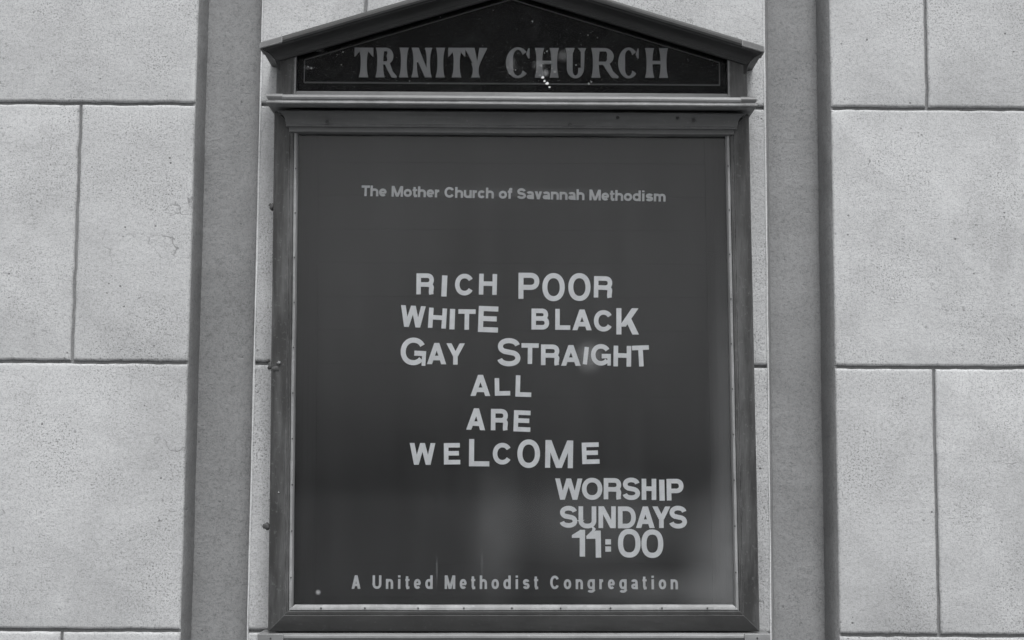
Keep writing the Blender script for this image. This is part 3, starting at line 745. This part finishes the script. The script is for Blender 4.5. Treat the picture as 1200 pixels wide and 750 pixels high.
# ------------------------------------------------------------------ printed lines on the board
ADV = {'i': .40, 't': .50, 'f': .48, 'r': .50, 'm': 1.15, 'M': 1.12, ' ': .39, 'T': .82, 'C': .98, 'S': .88, 'A': .96, 'U': .95, 's': .74, 'c': .74, 'e': .76, 'a': .76, 'o': .81, 'v': .72, 'h': .80, 'n': .80, 'u': .80, 'd': .81, 'p': .81, 'g': .81}
def printed(text, pL, pR, cap_px, t_rel, extra, mat, label, y=-.0496, SB=.10):
    (x0, z0), (x1, z1) = at(pL[0], pL[1], y), at(pR[0], pR[1], y)
    L = math.hypot(x1 - x0, z1 - z0); ux, uz = (x1 - x0) / L, (z1 - z0) / L
    H = cap_px / F * CAMD * 1.0
    tot = sum(ADV[c] + extra for c in text) - SB - extra
    sx = L / tot
    pen = 0
    for c in text:
        wd = (ADV[c] - SB) * sx
        if c == 'i': wd = t_rel * H; 
        if c != ' ':
            off = pen + ((ADV[c] - SB) * sx - wd) / 2
            bm = bmesh.new()
            strokes_to_bm(bm, glyph(c, wd, H, t_rel * H), lambda p: (x0 + (off + p[0]) * ux - p[1] * uz, z0 + (off + p[0]) * uz + p[1] * ux), y, .0010)
            from_bm('printed_letter', bm, mat, sign)
        pen += (ADV[c] + extra) * sx
printed('The Mother Church of Savannah Methodism', (423.5, 229.6), (780, 236.2), 12.6, .215, .0, M['print'], '', SB=.065)
printed('A United Methodist Congregation', (412, 690), (794.5, 690.6), 15.2, .18, .34, M['print_low'], 'printed line A United Methodist Congregation')

# ------------------------------------------------------------------ TRINITY CHURCH: flared serif capitals in tarnished gilt
def flare(xc, wm, we, y0, y1, n=8):
    """upright stem, narrow at mid height, spreading at both ends"""
    L = []
    for i in range(n + 1):
        t = i / n; k = abs(2 * t - 1) ** 2.6; L.append((xc - (wm + (we - wm) * k) / 2, xc + (wm + (we - wm) * k) / 2, y0 + (y1 - y0) * t))
    return [[(a[0], a[2]), (a[1], a[2]), (c[1], c[2]), (c[0], c[2])] for a, c in zip(L, L[1:])]
def vring(cx, cy, rx, ry, a0, a1, tk, tn, n=24):
    """curved stroke, thick at the sides and thin at top and bottom"""
    q = []; P = []
    for i in range(n + 1):
        a = R(a0 + (a1 - a0) * i / n); th = tn + (tk - tn) * abs(math.cos(a)) ** 1.3
        P.append(((cx + rx * math.cos(a), cy + ry * math.sin(a)), (cx + (rx - th) * math.cos(a), cy + (ry - th * .8) * math.sin(a))))
    for a, c in zip(P, P[1:]): q.append([a[0], c[0], c[1], a[1]])
    return q
def roman(ch, w):      # height 1, width w, stems .26
    s, sw = .19, .30
    if ch == 'I': return [flare(w / 2, s, sw, 0, 1)]
    if ch == 'T': return [flare(w / 2, s * 1.05, sw * 1.05, 0, .93), [[(.02, .88), (w - .02, .88), (w, 1), (0, 1)]], [[(0, 1), (0, .70), (.05, .74), (.16, .88)]], [[(w, 1), (w - .16, .88), (w - .05, .74), (w, .70)]]]
    if ch == 'H': return [flare(sw / 2, s, sw, 0, 1), flare(w - sw / 2, s, sw, 0, 1), [[(sw / 2, .46), (w - sw / 2, .46), (w - sw / 2, .57), (sw / 2, .57)]]]
    if ch == 'N': return [flare(.12, .11, .24, 0, 1), flare(w - .12, .11, .24, 0, 1), [[(0, 1), (.23, 1), (w - .05, 0), (w - .22, 0)]]]
    if ch == 'U': return [[[(0, 1), (sw, 1), (sw - .04, .90), (.045 + s, .8), (.045 + s, .32), (.045, .32), (.045, .8), (.02, .9)]], [[(w - .26, 1), (w, 1), (w - .05, .88), (w - .06, .34), (w - .17, .34), (w - .17, .88)]],
                          vring(w / 2 - .01, .33, w / 2 - .055, .35, 180, 360, .19, .11)]
    if ch == 'C': return [vring(w / 2, .5, w / 2, .52, 46, 316, .23, .09), [[(w * .93, .99), (w * .98, .99), (w * .98, .66), (w * .93, .66), (w * .84, .80)]]]
    if ch == 'R': return [flare(sw / 2, s, sw, 0, 1), [[(sw / 2, .89), (w * .50, .89), (w * .50, 1), (sw / 2, 1)]], vring(w * .48, .72, w * .34, .28, 90, -90, .22, .11, 16), [[(sw / 2, .44), (w * .50, .44), (w * .50, .54), (sw / 2, .54)]],
                          [[(w * .40, .49), (w * .66, .49), (w * .80, .20), (w * 1.0, .04), (w * .98, -.02), (w * .76, 0), (w * .58, .22)]]]
    if ch == 'Y': return [[[(0, 1), (.33, 1), (w * .56, .56), (w * .60, .40), (w * .40, .40), (w * .36, .50)]], [[(w - .26, 1), (w, 1), (w * .66, .44), (w * .54, .42)]], flare(w / 2, s, sw, 0, .48)]
RC = [('T', 415, 437), ('R', 440, 465), ('I', 468.5, 477.5), ('N', 482, 506), ('I', 510.7, 521), ('T', 525, 545), ('Y', 544, 570.7), ('C', 592.7, 621), ('H', 626.7, 654.7), ('U', 662.7, 686.7), ('R', 693, 725), ('C', 724.5, 749), ('H', 756, 783)]
for i, (ch, a, c) in enumerate(RC):
    f = (a - 415) / 368
    x0, z0 = at(a, 90.4 + .6 * f, -.0665); x1 = at(c, 90.4, -.0665)[0]
    hh = at(600, 56, -.0665)[1] - at(600, 90.6, -.0665)[1]
    wd = (x1 - x0) / hh
    bm = bmesh.new(); strokes_to_bm(bm, roman(ch, wd), lambda p: (x0 + p[0] * hh, z0 + p[1] * hh), -.0672, .0030)
    o = from_bm('gilt_letter', bm, M['gilt'], sign)
